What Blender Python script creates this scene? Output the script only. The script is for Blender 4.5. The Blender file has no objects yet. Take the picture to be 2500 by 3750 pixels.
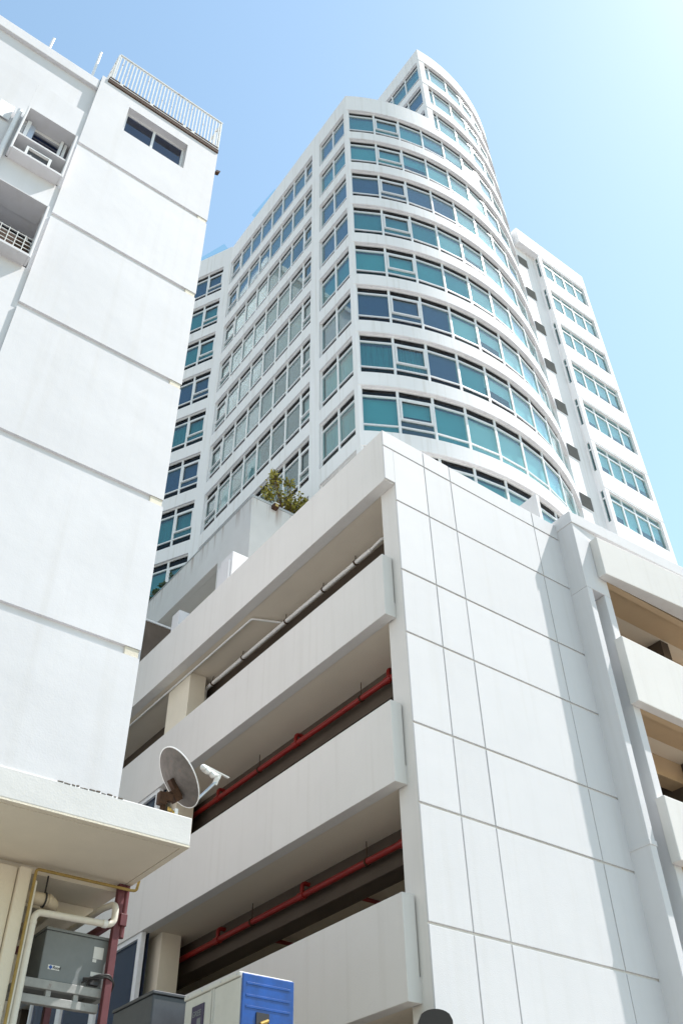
import bpy, math, random
from math import sin, cos, pi, radians as rad
from mathutils import Vector, Matrix

sc = bpy.context.scene
col = sc.collection

# ------------------------------------------------------------------ camera, sky, sun, exposure
cam = bpy.data.cameras.new('camera')
cam.sensor_fit = 'VERTICAL'; cam.sensor_height = 36.0
cam.lens = 36.0 * 3381.8 / 3750.0
cam.clip_start = 0.05; cam.clip_end = 2000
cam_o = bpy.data.objects.new('camera', cam); col.objects.link(cam_o)
_r = Vector((0.80094590, -0.59852518, -0.01591430))
_u = Vector((-0.39296274, -0.54554490, 0.74024391))
_f = Vector((0.45173659, 0.58664160, 0.67215005))
cam_o.matrix_world = Matrix(((_r.x, _u.x, -_f.x, 0), (_r.y, _u.y, -_f.y, 0), (_r.z, _u.z, -_f.z, 1.6), (0, 0, 0, 1)))
sc.camera = cam_o

SUN_EL, SUN_AZ = 60.9, -22.3           # azimuth counted from +X
world = bpy.data.worlds.new('World'); sc.world = world; world.use_nodes = True
wn = world.node_tree
sky = wn.nodes.new('ShaderNodeTexSky'); sky.sky_type = 'NISHITA'; sky.sun_disc = False
sky.sun_elevation = rad(SUN_EL); sky.sun_rotation = rad(90 - SUN_AZ)
sky.air_density = 1.9; sky.dust_density = 0.4; sky.ozone_density = 1.0; sky.altitude = 0
film = wn.nodes.new('ShaderNodeVectorMath'); film.operation = 'MULTIPLY'; film.inputs[1].default_value = (.99, 1.02, .965)   # colour balance of the film stock
wn.links.new(sky.outputs[0], film.inputs[0]); wn.links.new(film.outputs[0], wn.nodes['Background'].inputs[0])
wn.nodes['Background'].inputs[1].default_value = 0.090

sd = bpy.data.lights.new('sun', 'SUN'); sd.energy = 3.4; sd.angle = rad(0.53); sd.color = (1.0, 0.955, 0.92)
so = bpy.data.objects.new('sun', sd); col.objects.link(so)
_s = Vector((cos(rad(SUN_EL)) * cos(rad(SUN_AZ)), cos(rad(SUN_EL)) * sin(rad(SUN_AZ)), sin(rad(SUN_EL))))
so.rotation_euler = _s.to_track_quat('Z', 'Y').to_euler(); so.location = (0, -20, 60)

sc.view_settings.view_transform = 'Standard'; sc.view_settings.look = 'None'
sc.view_settings.gamma = 1.0; sc.view_settings.use_curve_mapping = False
sc.view_settings.exposure = 1.2
sc.cycles.max_bounces = 10; sc.cycles.diffuse_bounces = 6; sc.cycles.transparent_max_bounces = 12
sc.cycles.use_denoising = True

R0 = random.Random(7)

# ------------------------------------------------------------------ materials
def nodes(name):
    m = bpy.data.materials.new(name); m.use_nodes = True
    t = m.node_tree; return m, t, t.nodes['Principled BSDF']

def paint(name, c, rough=0.75, var=0.05, vscale=0.6, grain=0.012, gscale=55.0, wave=0.0, wscale=2.0, stain=None, spots=0.0, spec=0.3):
    """painted / plastered surface: uneven colour, fine relief, optional broad waviness and dirt runs"""
    m, t, b = nodes(name)
    L = t.links
    geo = t.nodes.new('ShaderNodeNewGeometry')
    n1 = t.nodes.new('ShaderNodeTexNoise'); n1.inputs['Scale'].default_value = vscale; n1.inputs['Detail'].default_value = 7; n1.inputs['Roughness'].default_value = .62
    L.new(geo.outputs['Position'], n1.inputs['Vector'])
    rmp = t.nodes.new('ShaderNodeMapRange'); rmp.inputs[1].default_value = .3; rmp.inputs[2].default_value = .7
    rmp.inputs[3].default_value = 1 - var; rmp.inputs[4].default_value = 1.0
    L.new(n1.outputs['Fac'], rmp.inputs[0])
    mul = t.nodes.new('ShaderNodeVectorMath'); mul.operation = 'SCALE'; mul.inputs[0].default_value = c
    oi = t.nodes.new('ShaderNodeObjectInfo'); om = t.nodes.new('ShaderNodeMapRange'); om.inputs[3].default_value = .955; om.inputs[4].default_value = 1.0
    L.new(oi.outputs['Random'], om.inputs[0]); tm = t.nodes.new('ShaderNodeMath'); tm.operation = 'MULTIPLY'; L.new(om.outputs[0], tm.inputs[0]); L.new(rmp.outputs[0], tm.inputs[1])
    L.new(tm.outputs[0], mul.inputs['Scale'])
    out = mul.outputs[0]
    if stain:
        sc_, amt, zsel = stain
        mp = t.nodes.new('ShaderNodeMapping'); mp.inputs['Scale'].default_value = (6, 6, .22)
        L.new(geo.outputs['Position'], mp.inputs['Vector'])
        n3 = t.nodes.new('ShaderNodeTexNoise'); n3.inputs['Scale'].default_value = 1.0; n3.inputs['Detail'].default_value = 5
        L.new(mp.outputs[0], n3.inputs['Vector'])
        r3 = t.nodes.new('ShaderNodeMapRange'); r3.inputs[1].default_value = .52; r3.inputs[2].default_value = .74; r3.inputs[4].default_value = amt
        L.new(n3.outputs['Fac'], r3.inputs[0])
        fac = r3.outputs[0]
        if zsel:
            sep = t.nodes.new('ShaderNodeSeparateXYZ'); L.new(geo.outputs['Position'], sep.inputs[0])
            zr = t.nodes.new('ShaderNodeMapRange'); zr.inputs[1].default_value = zsel[0]; zr.inputs[2].default_value = zsel[1]
            L.new(sep.outputs['Z'], zr.inputs[0])
            mm = t.nodes.new('ShaderNodeMath'); mm.operation = 'MULTIPLY'; L.new(fac, mm.inputs[0]); L.new(zr.outputs[0], mm.inputs[1]); fac = mm.outputs[0]
        mx = t.nodes.new('ShaderNodeMix'); mx.data_type = 'RGBA'; L.new(fac, mx.inputs[0]); L.new(out, mx.inputs[6]); mx.inputs[7].default_value = (*sc_, 1)
        out = mx.outputs[2]
    if spots:
        n4 = t.nodes.new('ShaderNodeTexNoise'); n4.inputs['Scale'].default_value = 9; n4.inputs['Detail'].default_value = 6; n4.inputs['Roughness'].default_value = .7
        L.new(geo.outputs['Position'], n4.inputs['Vector'])
        r4 = t.nodes.new('ShaderNodeMapRange'); r4.inputs[1].default_value = .6; r4.inputs[2].default_value = .68; r4.inputs[4].default_value = spots
        L.new(n4.outputs['Fac'], r4.inputs[0])
        mx = t.nodes.new('ShaderNodeMix'); mx.data_type = 'RGBA'; L.new(r4.outputs[0], mx.inputs[0]); L.new(out, mx.inputs[6]); mx.inputs[7].default_value = (.16, .07, .035, 1)
        out = mx.outputs[2]
    L.new(out, b.inputs['Base Color'])
    b.inputs['Roughness'].default_value = rough
    b.inputs['Specular IOR Level'].default_value = spec
    n2 = t.nodes.new('ShaderNodeTexNoise'); n2.inputs['Scale'].default_value = gscale; n2.inputs['Detail'].default_value = 4
    L.new(geo.outputs['Position'], n2.inputs['Vector'])
    bp = t.nodes.new('ShaderNodeBump'); bp.inputs['Strength'].default_value = 1.0; bp.inputs['Distance'].default_value = grain * .1
    L.new(n2.outputs['Fac'], bp.inputs['Height'])
    nrm = bp.outputs[0]
    if wave:
        n5 = t.nodes.new('ShaderNodeTexNoise'); n5.inputs['Scale'].default_value = wscale; n5.inputs['Detail'].default_value = 3
        L.new(geo.outputs['Position'], n5.inputs['Vector'])
        b5 = t.nodes.new('ShaderNodeBump'); b5.inputs['Distance'].default_value = wave; b5.inputs['Strength'].default_value = 1.0
        L.new(n5.outputs['Fac'], b5.inputs['Height']); L.new(nrm, b5.inputs['Normal']); nrm = b5.outputs[0]
    L.new(nrm, b.inputs['Normal'])
    return m

def plain(name, c, rough=.5, metal=0.0, spec=.5, coat=0.0):
    m, t, b = nodes(name)
    n = t.nodes.new('ShaderNodeTexNoise'); n.inputs['Scale'].default_value = 14; n.inputs['Detail'].default_value = 5
    g = t.nodes.new('ShaderNodeNewGeometry'); t.links.new(g.outputs['Position'], n.inputs['Vector'])
    r = t.nodes.new('ShaderNodeMapRange'); r.inputs[3].default_value = .86; r.inputs[4].default_value = 1.08; t.links.new(n.outputs['Fac'], r.inputs[0])
    v = t.nodes.new('ShaderNodeVectorMath'); v.operation = 'SCALE'; v.inputs[0].default_value = c; t.links.new(r.outputs[0], v.inputs['Scale'])
    t.links.new(v.outputs[0], b.inputs['Base Color'])
    b.inputs['Roughness'].default_value = rough; b.inputs['Metallic'].default_value = metal; b.inputs['Specular IOR Level'].default_value = spec
    b.inputs['Coat Weight'].default_value = coat
    return m

def glass(name, tint, ior, rough=.015, edge=1.0):
    m, t, b = nodes(name); t.nodes.remove(b)
    out = t.nodes['Material Output']
    tr = t.nodes.new('ShaderNodeBsdfTransparent'); tr.inputs[0].default_value = (*tint, 1)
    gl = t.nodes.new('ShaderNodeBsdfGlossy'); gl.inputs['Roughness'].default_value = rough; gl.inputs[0].default_value = (.93, .98, 1, 1)
    f0 = ((ior - 1) / (ior + 1)) ** 2
    lw = t.nodes.new('ShaderNodeLayerWeight'); lw.inputs[0].default_value = .5
    pw = t.nodes.new('ShaderNodeMath'); pw.operation = 'POWER'; pw.inputs[1].default_value = 5.0; t.links.new(lw.outputs['Facing'], pw.inputs[0])
    fr = t.nodes.new('ShaderNodeMapRange'); fr.inputs[3].default_value = f0; fr.inputs[4].default_value = edge; t.links.new(pw.outputs[0], fr.inputs[0])
    # old sheets are never quite flat
    g = t.nodes.new('ShaderNodeNewGeometry'); n = t.nodes.new('ShaderNodeTexNoise'); n.inputs['Scale'].default_value = .8; n.inputs['Detail'].default_value = 1
    t.links.new(g.outputs['Position'], n.inputs['Vector'])
    bp = t.nodes.new('ShaderNodeBump'); bp.inputs['Distance'].default_value = .006; t.links.new(n.outputs['Fac'], bp.inputs['Height'])
    t.links.new(bp.outputs[0], gl.inputs['Normal'])
    mx = t.nodes.new('ShaderNodeMixShader')
    t.links.new(fr.outputs[0], mx.inputs[0]); t.links.new(tr.outputs[0], mx.inputs[1]); t.links.new(gl.outputs[0], mx.inputs[2])
    t.links.new(mx.outputs[0], out.inputs[0])
    return m

M = {}
M['garage'] = paint('garage_paint', (.735, .715, .685), var=.06, grain=.02, stain=((.50, .47, .42), .17, None), wave=.002, wscale=1.2)
M['panel'] = paint('panel_paint', (.69, .685, .695), var=.045, grain=.02, vscale=.9, stain=((.52, .50, .46), .16, None), wave=.0025, wscale=2.5)
M['soffit'] = paint('soffit_paint', (.78, .70, .58), var=.08, grain=.02, vscale=.5)
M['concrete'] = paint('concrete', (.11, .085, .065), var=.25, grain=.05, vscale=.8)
M['tower'] = paint('tower_paint', (.87, .865, .88), var=.04, grain=.006, vscale=.35, stain=((.55, .52, .47), .34, None))
M['stucco'] = paint('stucco', (.72, .715, .73), var=.09, grain=.010, gscale=45, vscale=.55, wave=.009, wscale=1.1, stain=((.50, .47, .42), .16, None))
M['canopy'] = paint('canopy_plaster', (.70, .69, .67), var=.08, grain=.015, gscale=40, vscale=1.1, wave=.006, wscale=2.6)
M['tan'] = paint('tan_soffit', (.62, .46, .29), var=.12, grain=.03, vscale=.9)
M['cream'] = paint('cream_plaster', (.80, .73, .60), var=.1, grain=.04, vscale=.9)
M['planter'] = paint('planter_wall', (.66, .65, .63), var=.12, grain=.03, vscale=.9, stain=((.20, .10, .045), .95, (20.2, 21.05)))
M['coping'] = paint('coping', (.42, .44, .45), var=.2, grain=.03)
M['frame'] = plain('white_aluminium', (.78, .79, .80), rough=.35, spec=.5)
M['glass'] = glass('teal_glass', (.72, .89, .89), 1.8, .035)
M['screen'] = glass('pale_glass', (.86, .96, .97), 1.45, .02)
M['shadeglass'] = glass('soffit_shade_glass', (.34, .30, .28), 1.42, .03, .4)  # dark tint stands in for the shaded window soffit mirrored in the panes
M['oldglass'] = glass('clear_glass', (.35, .42, .62), 1.6)
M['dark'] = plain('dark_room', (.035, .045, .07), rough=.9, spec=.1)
M['blind'] = paint('blind_cloth', (.14, .44, .47), var=.06, grain=.004, vscale=1.5)
M['drape'] = paint('drape_cloth', (.065, .29, .32), var=.15, grain=.004, vscale=3)
M['grey'] = paint('grey_blind', (.075, .08, .075), var=.3, grain=.004, vscale=2)
M['navy'] = paint('navy_blind', (.030, .042, .15), var=.2, grain=.004, vscale=2)
M['glare'] = paint('sky_glare_blind', (.80, .84, .84), var=.06, grain=.004, vscale=1.5)  # sky glare on the panes, put into the cloth colour
M['louvre'] = plain('louvre_grey', (.13, .13, .14), rough=.6)
M['red'] = plain('red_pipe_paint', (.25, .012, .009), rough=.42)
M['rust'] = paint('rusty_steel', (.085, .042, .022), rough=.85, var=.6, vscale=8, grain=.1)
M['dirtywhite'] = paint('flaking_white_paint', (.72, .72, .69), rough=.6, var=.15, vscale=6, spots=.9)
M['pvc'] = plain('pvc_pipe', (.72, .68, .60), rough=.4)
M['pvcold'] = paint('stained_pvc', (.66, .56, .42), rough=.5, var=.3, vscale=6, grain=.01)
M['gold'] = paint('ochre_conduit', (.42, .29, .09), rough=.5, var=.35, vscale=9)
M['purple'] = paint('maroon_steel', (.16, .05, .058), rough=.5, var=.2, vscale=7, grain=.02)
M['steel'] = paint('grey_steel', (.42, .42, .41), rough=.5, var=.25, vscale=7, spots=.5)
M['acgrey'] = paint('grey_sheet_metal', (.22, .235, .24), rough=.45, var=.12, vscale=5, grain=.004)
M['acdark'] = paint('dark_sheet_metal', (.085, .09, .10), rough=.5, var=.25, vscale=5, grain=.004)
M['acwhite'] = paint('cream_sheet_metal', (.66, .64, .58), rough=.45, var=.12, vscale=5, grain=.004)
M['blue'] = paint('blue_film', (.004, .085, .40), rough=.28, var=.45, vscale=7, grain=.03, gscale=12, spec=.6)
M['paper'] = plain('paper_label', (.78, .78, .76), rough=.7)
M['ink'] = plain('ink', (.03, .03, .035), rough=.6)
M['inkblue'] = plain('ink_blue', (.03, .10, .40), rough=.6)
M['violet'] = plain('sticker_navy', (.045, .035, .085), rough=.4)
M['black'] = plain('black_plastic', (.018, .017, .018), rough=.45)
M['brownblack'] = plain('dark_brown_hood', (.03, .022, .02), rough=.4)
M['dish'] = paint('weathered_dish', (.17, .15, .135), rough=.7, var=.35, vscale=9, grain=.02, spots=.35)
M['whiteplastic'] = plain('white_plastic', (.82, .82, .80), rough=.3)
M['galv'] = plain('galvanised', (.50, .53, .57), rough=.35, metal=.6)
M['brass'] = plain('brass_fitting', (.55, .36, .10), rough=.35, metal=.6)
M['cladding'] = paint('brown_cladding', (.16, .125, .10), var=.25, vscale=2.0, grain=.03)
M['soil'] = paint('soil', (.10, .07, .045), var=.5, vscale=6, grain=.2)
M['bark'] = paint('bark', (.15, .085, .05), var=.4, vscale=9, grain=.05)
M['asphalt'] = paint('asphalt', (.265, .25, .235), var=.3, vscale=.4, grain=.1)
def leafmat(name, a, b_):
    m, t, b = nodes(name)
    oi = t.nodes.new('ShaderNodeNewGeometry'); n = t.nodes.new('ShaderNodeTexNoise'); n.inputs['Scale'].default_value = 5.0
    t.links.new(oi.outputs['Position'], n.inputs['Vector'])
    add = t.nodes.new('ShaderNodeMath'); add.operation = 'ADD'; t.links.new(oi.outputs['Random Per Island'], add.inputs[0])
    t.links.new(n.outputs['Fac'], add.inputs[1])
    mr = t.nodes.new('ShaderNodeMapRange'); mr.inputs[1].default_value = .3; mr.inputs[2].default_value = 1.3; t.links.new(add.outputs[0], mr.inputs[0])
    mx = t.nodes.new('ShaderNodeMix'); mx.data_type = 'RGBA'; mx.inputs[6].default_value = (*a, 1); mx.inputs[7].default_value = (*b_, 1)
    t.links.new(mr.outputs[0], mx.inputs[0]); t.links.new(mx.outputs[2], b.inputs['Base Color'])
    b.inputs['Roughness'].default_value = .45
    b.inputs['Subsurface Weight'].default_value = 0.0
    return m
M['leaf'] = leafmat('leaf', (.09, .11, .012), (.36, .31, .045))
M['leafdark'] = leafmat('leaf_dark', (.015, .045, .012), (.05, .09, .02))

# ------------------------------------------------------------------ mesh helpers
class MB:
    def __init__(s, tr=None): s.v = []; s.f = []; s.tr = tr
    def pt(s, p):
        s.v.append(tuple(s.tr(p)) if s.tr else tuple(p)); return len(s.v) - 1
    def face(s, pts): s.f.append([s.pt(p) for p in pts])
    def box(s, x0, x1, y0, y1, z0, z1):
        i = [s.pt(p) for p in ((x0,y0,z0),(x1,y0,z0),(x1,y1,z0),(x0,y1,z0),(x0,y0,z1),(x1,y0,z1),(x1,y1,z1),(x0,y1,z1))]
        for q in ((3,2,1,0),(4,5,6,7),(0,1,5,4),(1,2,6,5),(2,3,7,6),(3,0,4,7)): s.f.append([i[k] for k in q])
        return s
    def obox(s, c, ax, ay, az):
        c, ax, ay, az = map(Vector, (c, ax, ay, az)); i = []
        for dz in (-1, 1):
            for dx, dy in ((-1,-1),(1,-1),(1,1),(-1,1)): i.append(s.pt(c + ax*dx + ay*dy + az*dz))
        for q in ((3,2,1,0),(4,5,6,7),(0,1,5,4),(1,2,6,5),(2,3,7,6),(3,0,4,7)): s.f.append([i[k] for k in q])
        return s
    def prism(s, poly, z0, z1):
        n = len(poly); a = [s.pt((x,y,z0)) for x,y in poly]; b = [s.pt((x,y,z1)) for x,y in poly]
        s.f.append(a[::-1]); s.f.append(b)
        for k in range(n): s.f.append([a[k], a[(k+1)%n], b[(k+1)%n], b[k]])
        return s
    def tube(s, pts, r, n=10, cap=True):
        pts = [Vector(p) for p in pts]; rings = []; ref = None
        for k, p in enumerate(pts):
            if k == 0: d = pts[1] - p
            elif k == len(pts) - 1: d = p - pts[k-1]
            else: d = (pts[k+1] - p).normalized() + (p - pts[k-1]).normalized()
            d.normalize()
            if ref is None: ref = d.orthogonal().normalized()
            ref = (ref - d * ref.dot(d)).normalized(); w = d.cross(ref)
            rr = r[k] if isinstance(r, (list, tuple)) else r
            rings.append([s.pt(p + (ref*cos(2*pi*a/n) + w*sin(2*pi*a/n))*rr) for a in range(n)])
        for k in range(len(rings)-1):
            for a in range(n): s.f.append([rings[k][a], rings[k][(a+1)%n], rings[k+1][(a+1)%n], rings[k+1][a]])
        if cap: s.f.append(rings[0][::-1]); s.f.append(rings[-1])
        return s
    def sphere(s, c, r, n=10, m=6, sz=1.0):
        c = Vector(c); rows = []
        for j in range(m+1):
            th = pi*j/m
            rows.append([s.pt(c + Vector((r*sin(th)*cos(2*pi*k/n), r*sin(th)*sin(2*pi*k/n), r*sz*cos(th)))) for k in range(n)])
        for j in range(m):
            for k in range(n): s.f.append([rows[j][k], rows[j+1][k], rows[j+1][(k+1)%n], rows[j][(k+1)%n]])
        return s
    def mesh(s, name, mat, smooth=False):
        me = bpy.data.meshes.new(name); me.from_pydata(s.v, [], s.f); me.update()
        me.materials.append(M[mat])
        if smooth: me.polygons.foreach_set('use_smooth', [True]*len(me.polygons))
        return me
    def build(s, name, mat, parent=None, smooth=False, bevel=0.0):
        o = put(name, s.mesh(name, mat, smooth), parent)
        if smooth:
            md = o.modifiers.new('edges', 'EDGE_SPLIT'); md.split_angle = rad(40)
        if bevel:
            b = o.modifiers.new('bevel', 'BEVEL'); b.width = bevel; b.segments = 2; b.limit_method = 'ANGLE'
        return o

def put(name, me, parent=None, loc=(0,0,0), rz=0.0):
    o = bpy.data.objects.new(name, me); col.objects.link(o)
    if parent is not None:
        o.parent = parent
        o.location = Vector(loc) - (OFF.get(parent.name, Vector((0,0,0))))
    else: o.location = loc
    o.rotation_euler = (0, 0, rz)
    return o
OFF = {}
def thing(name, loc, label, cat, group=None):
    o = bpy.data.objects.new(name, None); col.objects.link(o); o.location = loc; o.empty_display_size = .2
    OFF[o.name] = Vector(loc)
    tag(o, label, cat, group); return o
def tag(o, label, cat, group=None):
    o['label'] = label; o['category'] = cat
    if group: o['group'] = group
    return o
def sub(name, me, parent):            # child that sits in its parent's own frame
    o = bpy.data.objects.new(name, me); col.objects.link(o); o.parent = parent; return o

def fillet(pts, r, n=6):
    """round the corners of a pipe run"""
    pts = [Vector(p) for p in pts]; out = [pts[0]]
    for k in range(1, len(pts)-1):
        a, b, c = pts[k-1], pts[k], pts[k+1]
        d1 = (a-b).normalized(); d2 = (c-b).normalized()
        q = min(r, (a-b).length*.49, (c-b).length*.49)
        p1, p2 = b + d1*q, b + d2*q
        for j in range(n+1):
            t = j/n; out.append(p1*(1-t)**2 + b*2*t*(1-t) + p2*t*t)
    out.append(pts[-1]); return out

def wall_grid(mb, us, vs, hole, P, d):
    """sheet with real openings and reveals; P(u, v, w) maps to the wall, w = depth inwards"""
    nu, nv = len(us)-1, len(vs)-1
    H = lambda i, j: 0 <= i < nu and 0 <= j < nv and hole((us[i]+us[i+1])/2, (vs[j]+vs[j+1])/2)
    for i in range(nu):
        for j in range(nv):
            u0, u1, v0, v1 = us[i], us[i+1], vs[j], vs[j+1]
            if not H(i, j): mb.face([P(u0,v0,0), P(u1,v0,0), P(u1,v1,0), P(u0,v1,0)])
            else:
                for di, dj, a, b in ((-1,0,(u0,v1),(u0,v0)), (1,0,(u1,v0),(u1,v1)), (0,-1,(u0,v0),(u1,v0)), (0,1,(u1,v1),(u0,v1))):
                    if not H(i+di, j+dj): mb.face([P(*a,0), P(*b,0), P(*b,d), P(*a,d)])

# ------------------------------------------------------------------ ground
g = MB(); g.face([(-600,-600,0),(600,-600,0),(600,600,0),(-600,600,0)])
go = g.build('ground', 'asphalt'); go['kind'] = 'structure'; go['label'] = 'dusty asphalt ground below the buildings'

# ------------------------------------------------------------------ apartment tower
FH, HEAD0, WH = 3.073, 48.13, 2.34
AC, AR = (19.08, 24.75), 10.32
TX = 13.31                                   # plane of the flat long side
tower = thing('apartment_tower', (19, 24, 0), 'tall white apartment tower with curved teal glass front behind the garage', 'tower')
heads = [HEAD0 - FH*i for i in range(-3, 10)]
main_heads = [h for h in heads if h < 49]
def AP(a, z, w): return (AC[0] + (AR-w)*cos(rad(a)), AC[1] + (AR-w)*sin(rad(a)), z)
A0, DA = -123.4, 7.25
bays = [A0 + DA*k for k in range(10)]        # mullion angles
AEND = bays[-1]

def lerp_breaks(lo, hi, fixed, step):
    s = sorted(set([lo, hi] + [f for f in fixed if lo < f < hi])); out = []
    for a, b in zip(s[:-1], s[1:]):
        n = max(1, math.ceil((b-a)/step)); out += [a + (b-a)*k/n for k in range(n)]
    return out + [hi]
def in_rows(z, hs, H=WH): return any(h - H < z < h for h in hs)
def row_breaks(lo, hi, hs, H=WH):
    return sorted(set([lo, hi] + [x for h in hs for x in (h, h-H) if lo < x < hi]))

# curved front, lower body
mb = MB(); ZB = 15.2
us = lerp_breaks(-124.0, -48.0, [A0, AEND, -98.4], 1.25)
wall_grid(mb, us, row_breaks(ZB, HEAD0+.0001, main_heads), lambda a, z: A0 < a < AEND and in_rows(z, main_heads), AP, .24)
us2 = [u for u in us if u <= -98.39]
wall_grid(mb, us2, [HEAD0+.0001, 49.75], lambda a, z: False, AP, .2)
mb.build('curved_wall', 'tower', tower)
# parapet back and coping of the lower body
mb = MB()
for a, b in zip(us2[:-1], us2[1:]): mb.face([AP(a,49.75,0), AP(b,49.75,0), AP(b,49.75,.25), AP(a,49.75,.25)]); mb.face([AP(a,49.75,.25), AP(b,49.75,.25), AP(b,48.9,.25), AP(a,48.9,.25)])
mb.box(TX+.004, TX+.25, 16.3, 27.2, 48.9, 49.746)
mb.build('parapet_coping', 'tower', tower)
# prow: taller part of the curved front
PA = -98.4; PX = AC[0] + AR*cos(rad(PA)); PY = AC[1] + AR*sin(rad(PA))
ph = heads[:3]; PTOP = 58.85
# small drip edge under every band
for h in heads:
    m = MB(); a_lo = PA if h > 49 else -124.0; n_ = 52
    for k in range(n_):
        a0_, a1_ = a_lo + (-48-a_lo)*k/n_, a_lo + (-48-a_lo)*(k+1)/n_
        q0, q1 = [(AP(x_, h+.012, -.018), AP(x_, h+.012, .02), AP(x_, h+.055, -.018), AP(x_, h+.055, .0)) for x_ in (a0_, a1_)]
        m.face([q0[0], q1[0], q1[2], q0[2]]); m.face([q0[0], q0[1], q1[1], q1[0]]); m.face([q0[2], q1[2], q1[3], q0[3]])
    m.build('drip_edge', 'tower', tower)
mb = MB()
us3 = lerp_breaks(PA, -48.0, [-96.4, AEND], 1.25)
wall_grid(mb, us3, row_breaks(HEAD0+.0001, PTOP, ph), lambda a, z: -96.4 < a < AEND and in_rows(z, ph), AP, .24)
mb.build('prow_wall', 'tower', tower)
# flat side of the prow (faces the long side)
mb = MB(); pys = [14.74, 15.93, 17.12, 18.31, 19.5]
def PP_(y, z, w): return (PX + w, y, z)
wall_grid(mb, [PY, 14.74, 19.5, 22.0], row_breaks(48.9, PTOP, ph), lambda y, z: 14.74 < y < 19.5 and in_rows(z, ph), PP_, .24)
mb.build('prow_side_wall', 'tower', tower)
mb = MB(); roof = [AP(a, 0, .02)[:2] for a in us3] + [(27, 30), (PX+.02, 30)]
mb.prism(roof, PTOP-.25, PTOP-.01); mb.build('prow_roof', 'tower', tower)

# long flat side, seen from the alley
def LP(y, z, w): return (TX + w, y, z)
L0, L1 = 16.42, 18.5                         # two-pane bay beside the corner
M0, M1 = 19.13, 27.15                        # eight-pane strip
lm = [19.13, 19.9, 20.94, 21.98, 23.02, 24.06, 25.1, 26.14, 27.15]
mb = MB(); CY = AC[1] + AR*sin(rad(-124.0))
wall_grid(mb, [CY, L0, L1, M0, M1, 27.25], row_breaks(ZB, 49.75, main_heads), lambda y, z: (L0 < y < L1 or M0 < y < M1) and in_rows(z, main_heads), LP, .24)
mb.build('long_side_wall', 'tower', tower)
# angled return beyond the long side
TH = rad(117); du = Vector((cos(TH), sin(TH), 0)); dn = Vector((sin(TH), -cos(TH), 0)); LO = Vector((TX, 27.25, 0))
def WP(s_, z, w): p = LO + du*s_ + dn*w; return (p.x, p.y, z)
wm = [.45, 1.5, 2.55, 3.6]
mb = MB()
wall_grid(mb, [0, .45, 3.6, 9.0], row_breaks(ZB, 49.9, main_heads), lambda s_, z: .45 < s_ < 3.6 and in_rows(z, main_heads), WP, .24)
mb.build('return_wall', 'tower', tower)
# dark core behind the rooms, roof slab
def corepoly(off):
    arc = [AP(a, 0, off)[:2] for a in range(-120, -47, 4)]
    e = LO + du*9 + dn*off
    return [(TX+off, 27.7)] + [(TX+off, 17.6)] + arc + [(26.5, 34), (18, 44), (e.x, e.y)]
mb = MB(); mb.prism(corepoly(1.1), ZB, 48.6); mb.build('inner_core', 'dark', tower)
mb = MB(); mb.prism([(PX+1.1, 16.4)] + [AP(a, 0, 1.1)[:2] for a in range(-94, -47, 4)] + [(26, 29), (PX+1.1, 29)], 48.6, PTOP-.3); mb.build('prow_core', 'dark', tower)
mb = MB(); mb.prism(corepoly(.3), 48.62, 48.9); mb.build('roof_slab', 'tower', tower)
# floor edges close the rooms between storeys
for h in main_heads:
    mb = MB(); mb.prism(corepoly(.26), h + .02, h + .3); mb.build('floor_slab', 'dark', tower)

# windows
def frame_mesh(w, H, rails, sash, name):
    m = MB(); d = .07; st = .048
    m.box(0, st, 0, d, -H, 0); m.box(w-st, w, 0, d, -H, 0)
    m.box(st, w-st, 0, d, -.05, 0); m.box(st, w-st, 0, d, -H, -H+.05)
    for r in rails: m.box(st, w-st, 0, d, -r-.033, -r+.033)
    if sash:
        z0, z1 = sash; x0, x1 = st+.012, w-st-.012; q = .07
        m.box(x0, x0+q, -.022, .03, -z1, -z0); m.box(x1-q, x1, -.022, .03, -z1, -z0)
        m.box(x0+q, x1-q, -.022, .03, -z0-q, -z0); m.box(x0+q, x1-q, -.022, .03, -z1, -z1+q)
    return m.mesh(name, 'frame')
def pane_mesh(w, z0, z1, name, y=.045, x=.046, mat='glass'):
    m = MB(); m.box(x, w-x, y, y+.006, -z1, -z0); return m.mesh(name, mat)
def drape_mesh(w, z0, z1, mat, folds):
    m = MB(); n = 42 if folds else 1
    ps = [(w*k/n, (.018*sin(k*1.7) + .012*sin(k*.83+1)) if folds else 0) for k in range(n+1)]
    for (xa, ya), (xb, yb) in zip(ps[:-1], ps[1:]): m.face([(xa,ya,-z1),(xb,yb,-z1),(xb,yb,-z0),(xa,ya,-z0)])
    return m.mesh('curtain', mat, folds)
WC = {}
def kit(w, casement, wing=False, low=False):
    k = (round(w, 3), casement, wing, low)
    if k in WC: return WC[k]
    if wing: H, rails, sash = 1.82, [.42], None
    else: H, rails, sash = WH, ([.42, 1.5, 1.89] if casement else [.42, 1.89]), ((.46, 1.53) if casement else None)
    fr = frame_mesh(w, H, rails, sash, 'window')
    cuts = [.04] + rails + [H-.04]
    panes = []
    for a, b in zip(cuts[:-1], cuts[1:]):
        spandrel = (a < .1 or b > 2.2) and not wing and not (low and b > 2.2)  # top and bottom panes: mirrored shade is put into the glass tint
        panes.append(pane_mesh(w, a, b, 'pane', mat='shadeglass' if spandrel else 'glass'))
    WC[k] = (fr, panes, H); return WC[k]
DC = {}
def drape(w, mat, folds, z0, z1):
    k = (round(w, 3), mat, folds, z0, z1)
    if k not in DC: DC[k] = drape_mesh(w, z0, z1, mat, folds)
    return DC[k]
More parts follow.
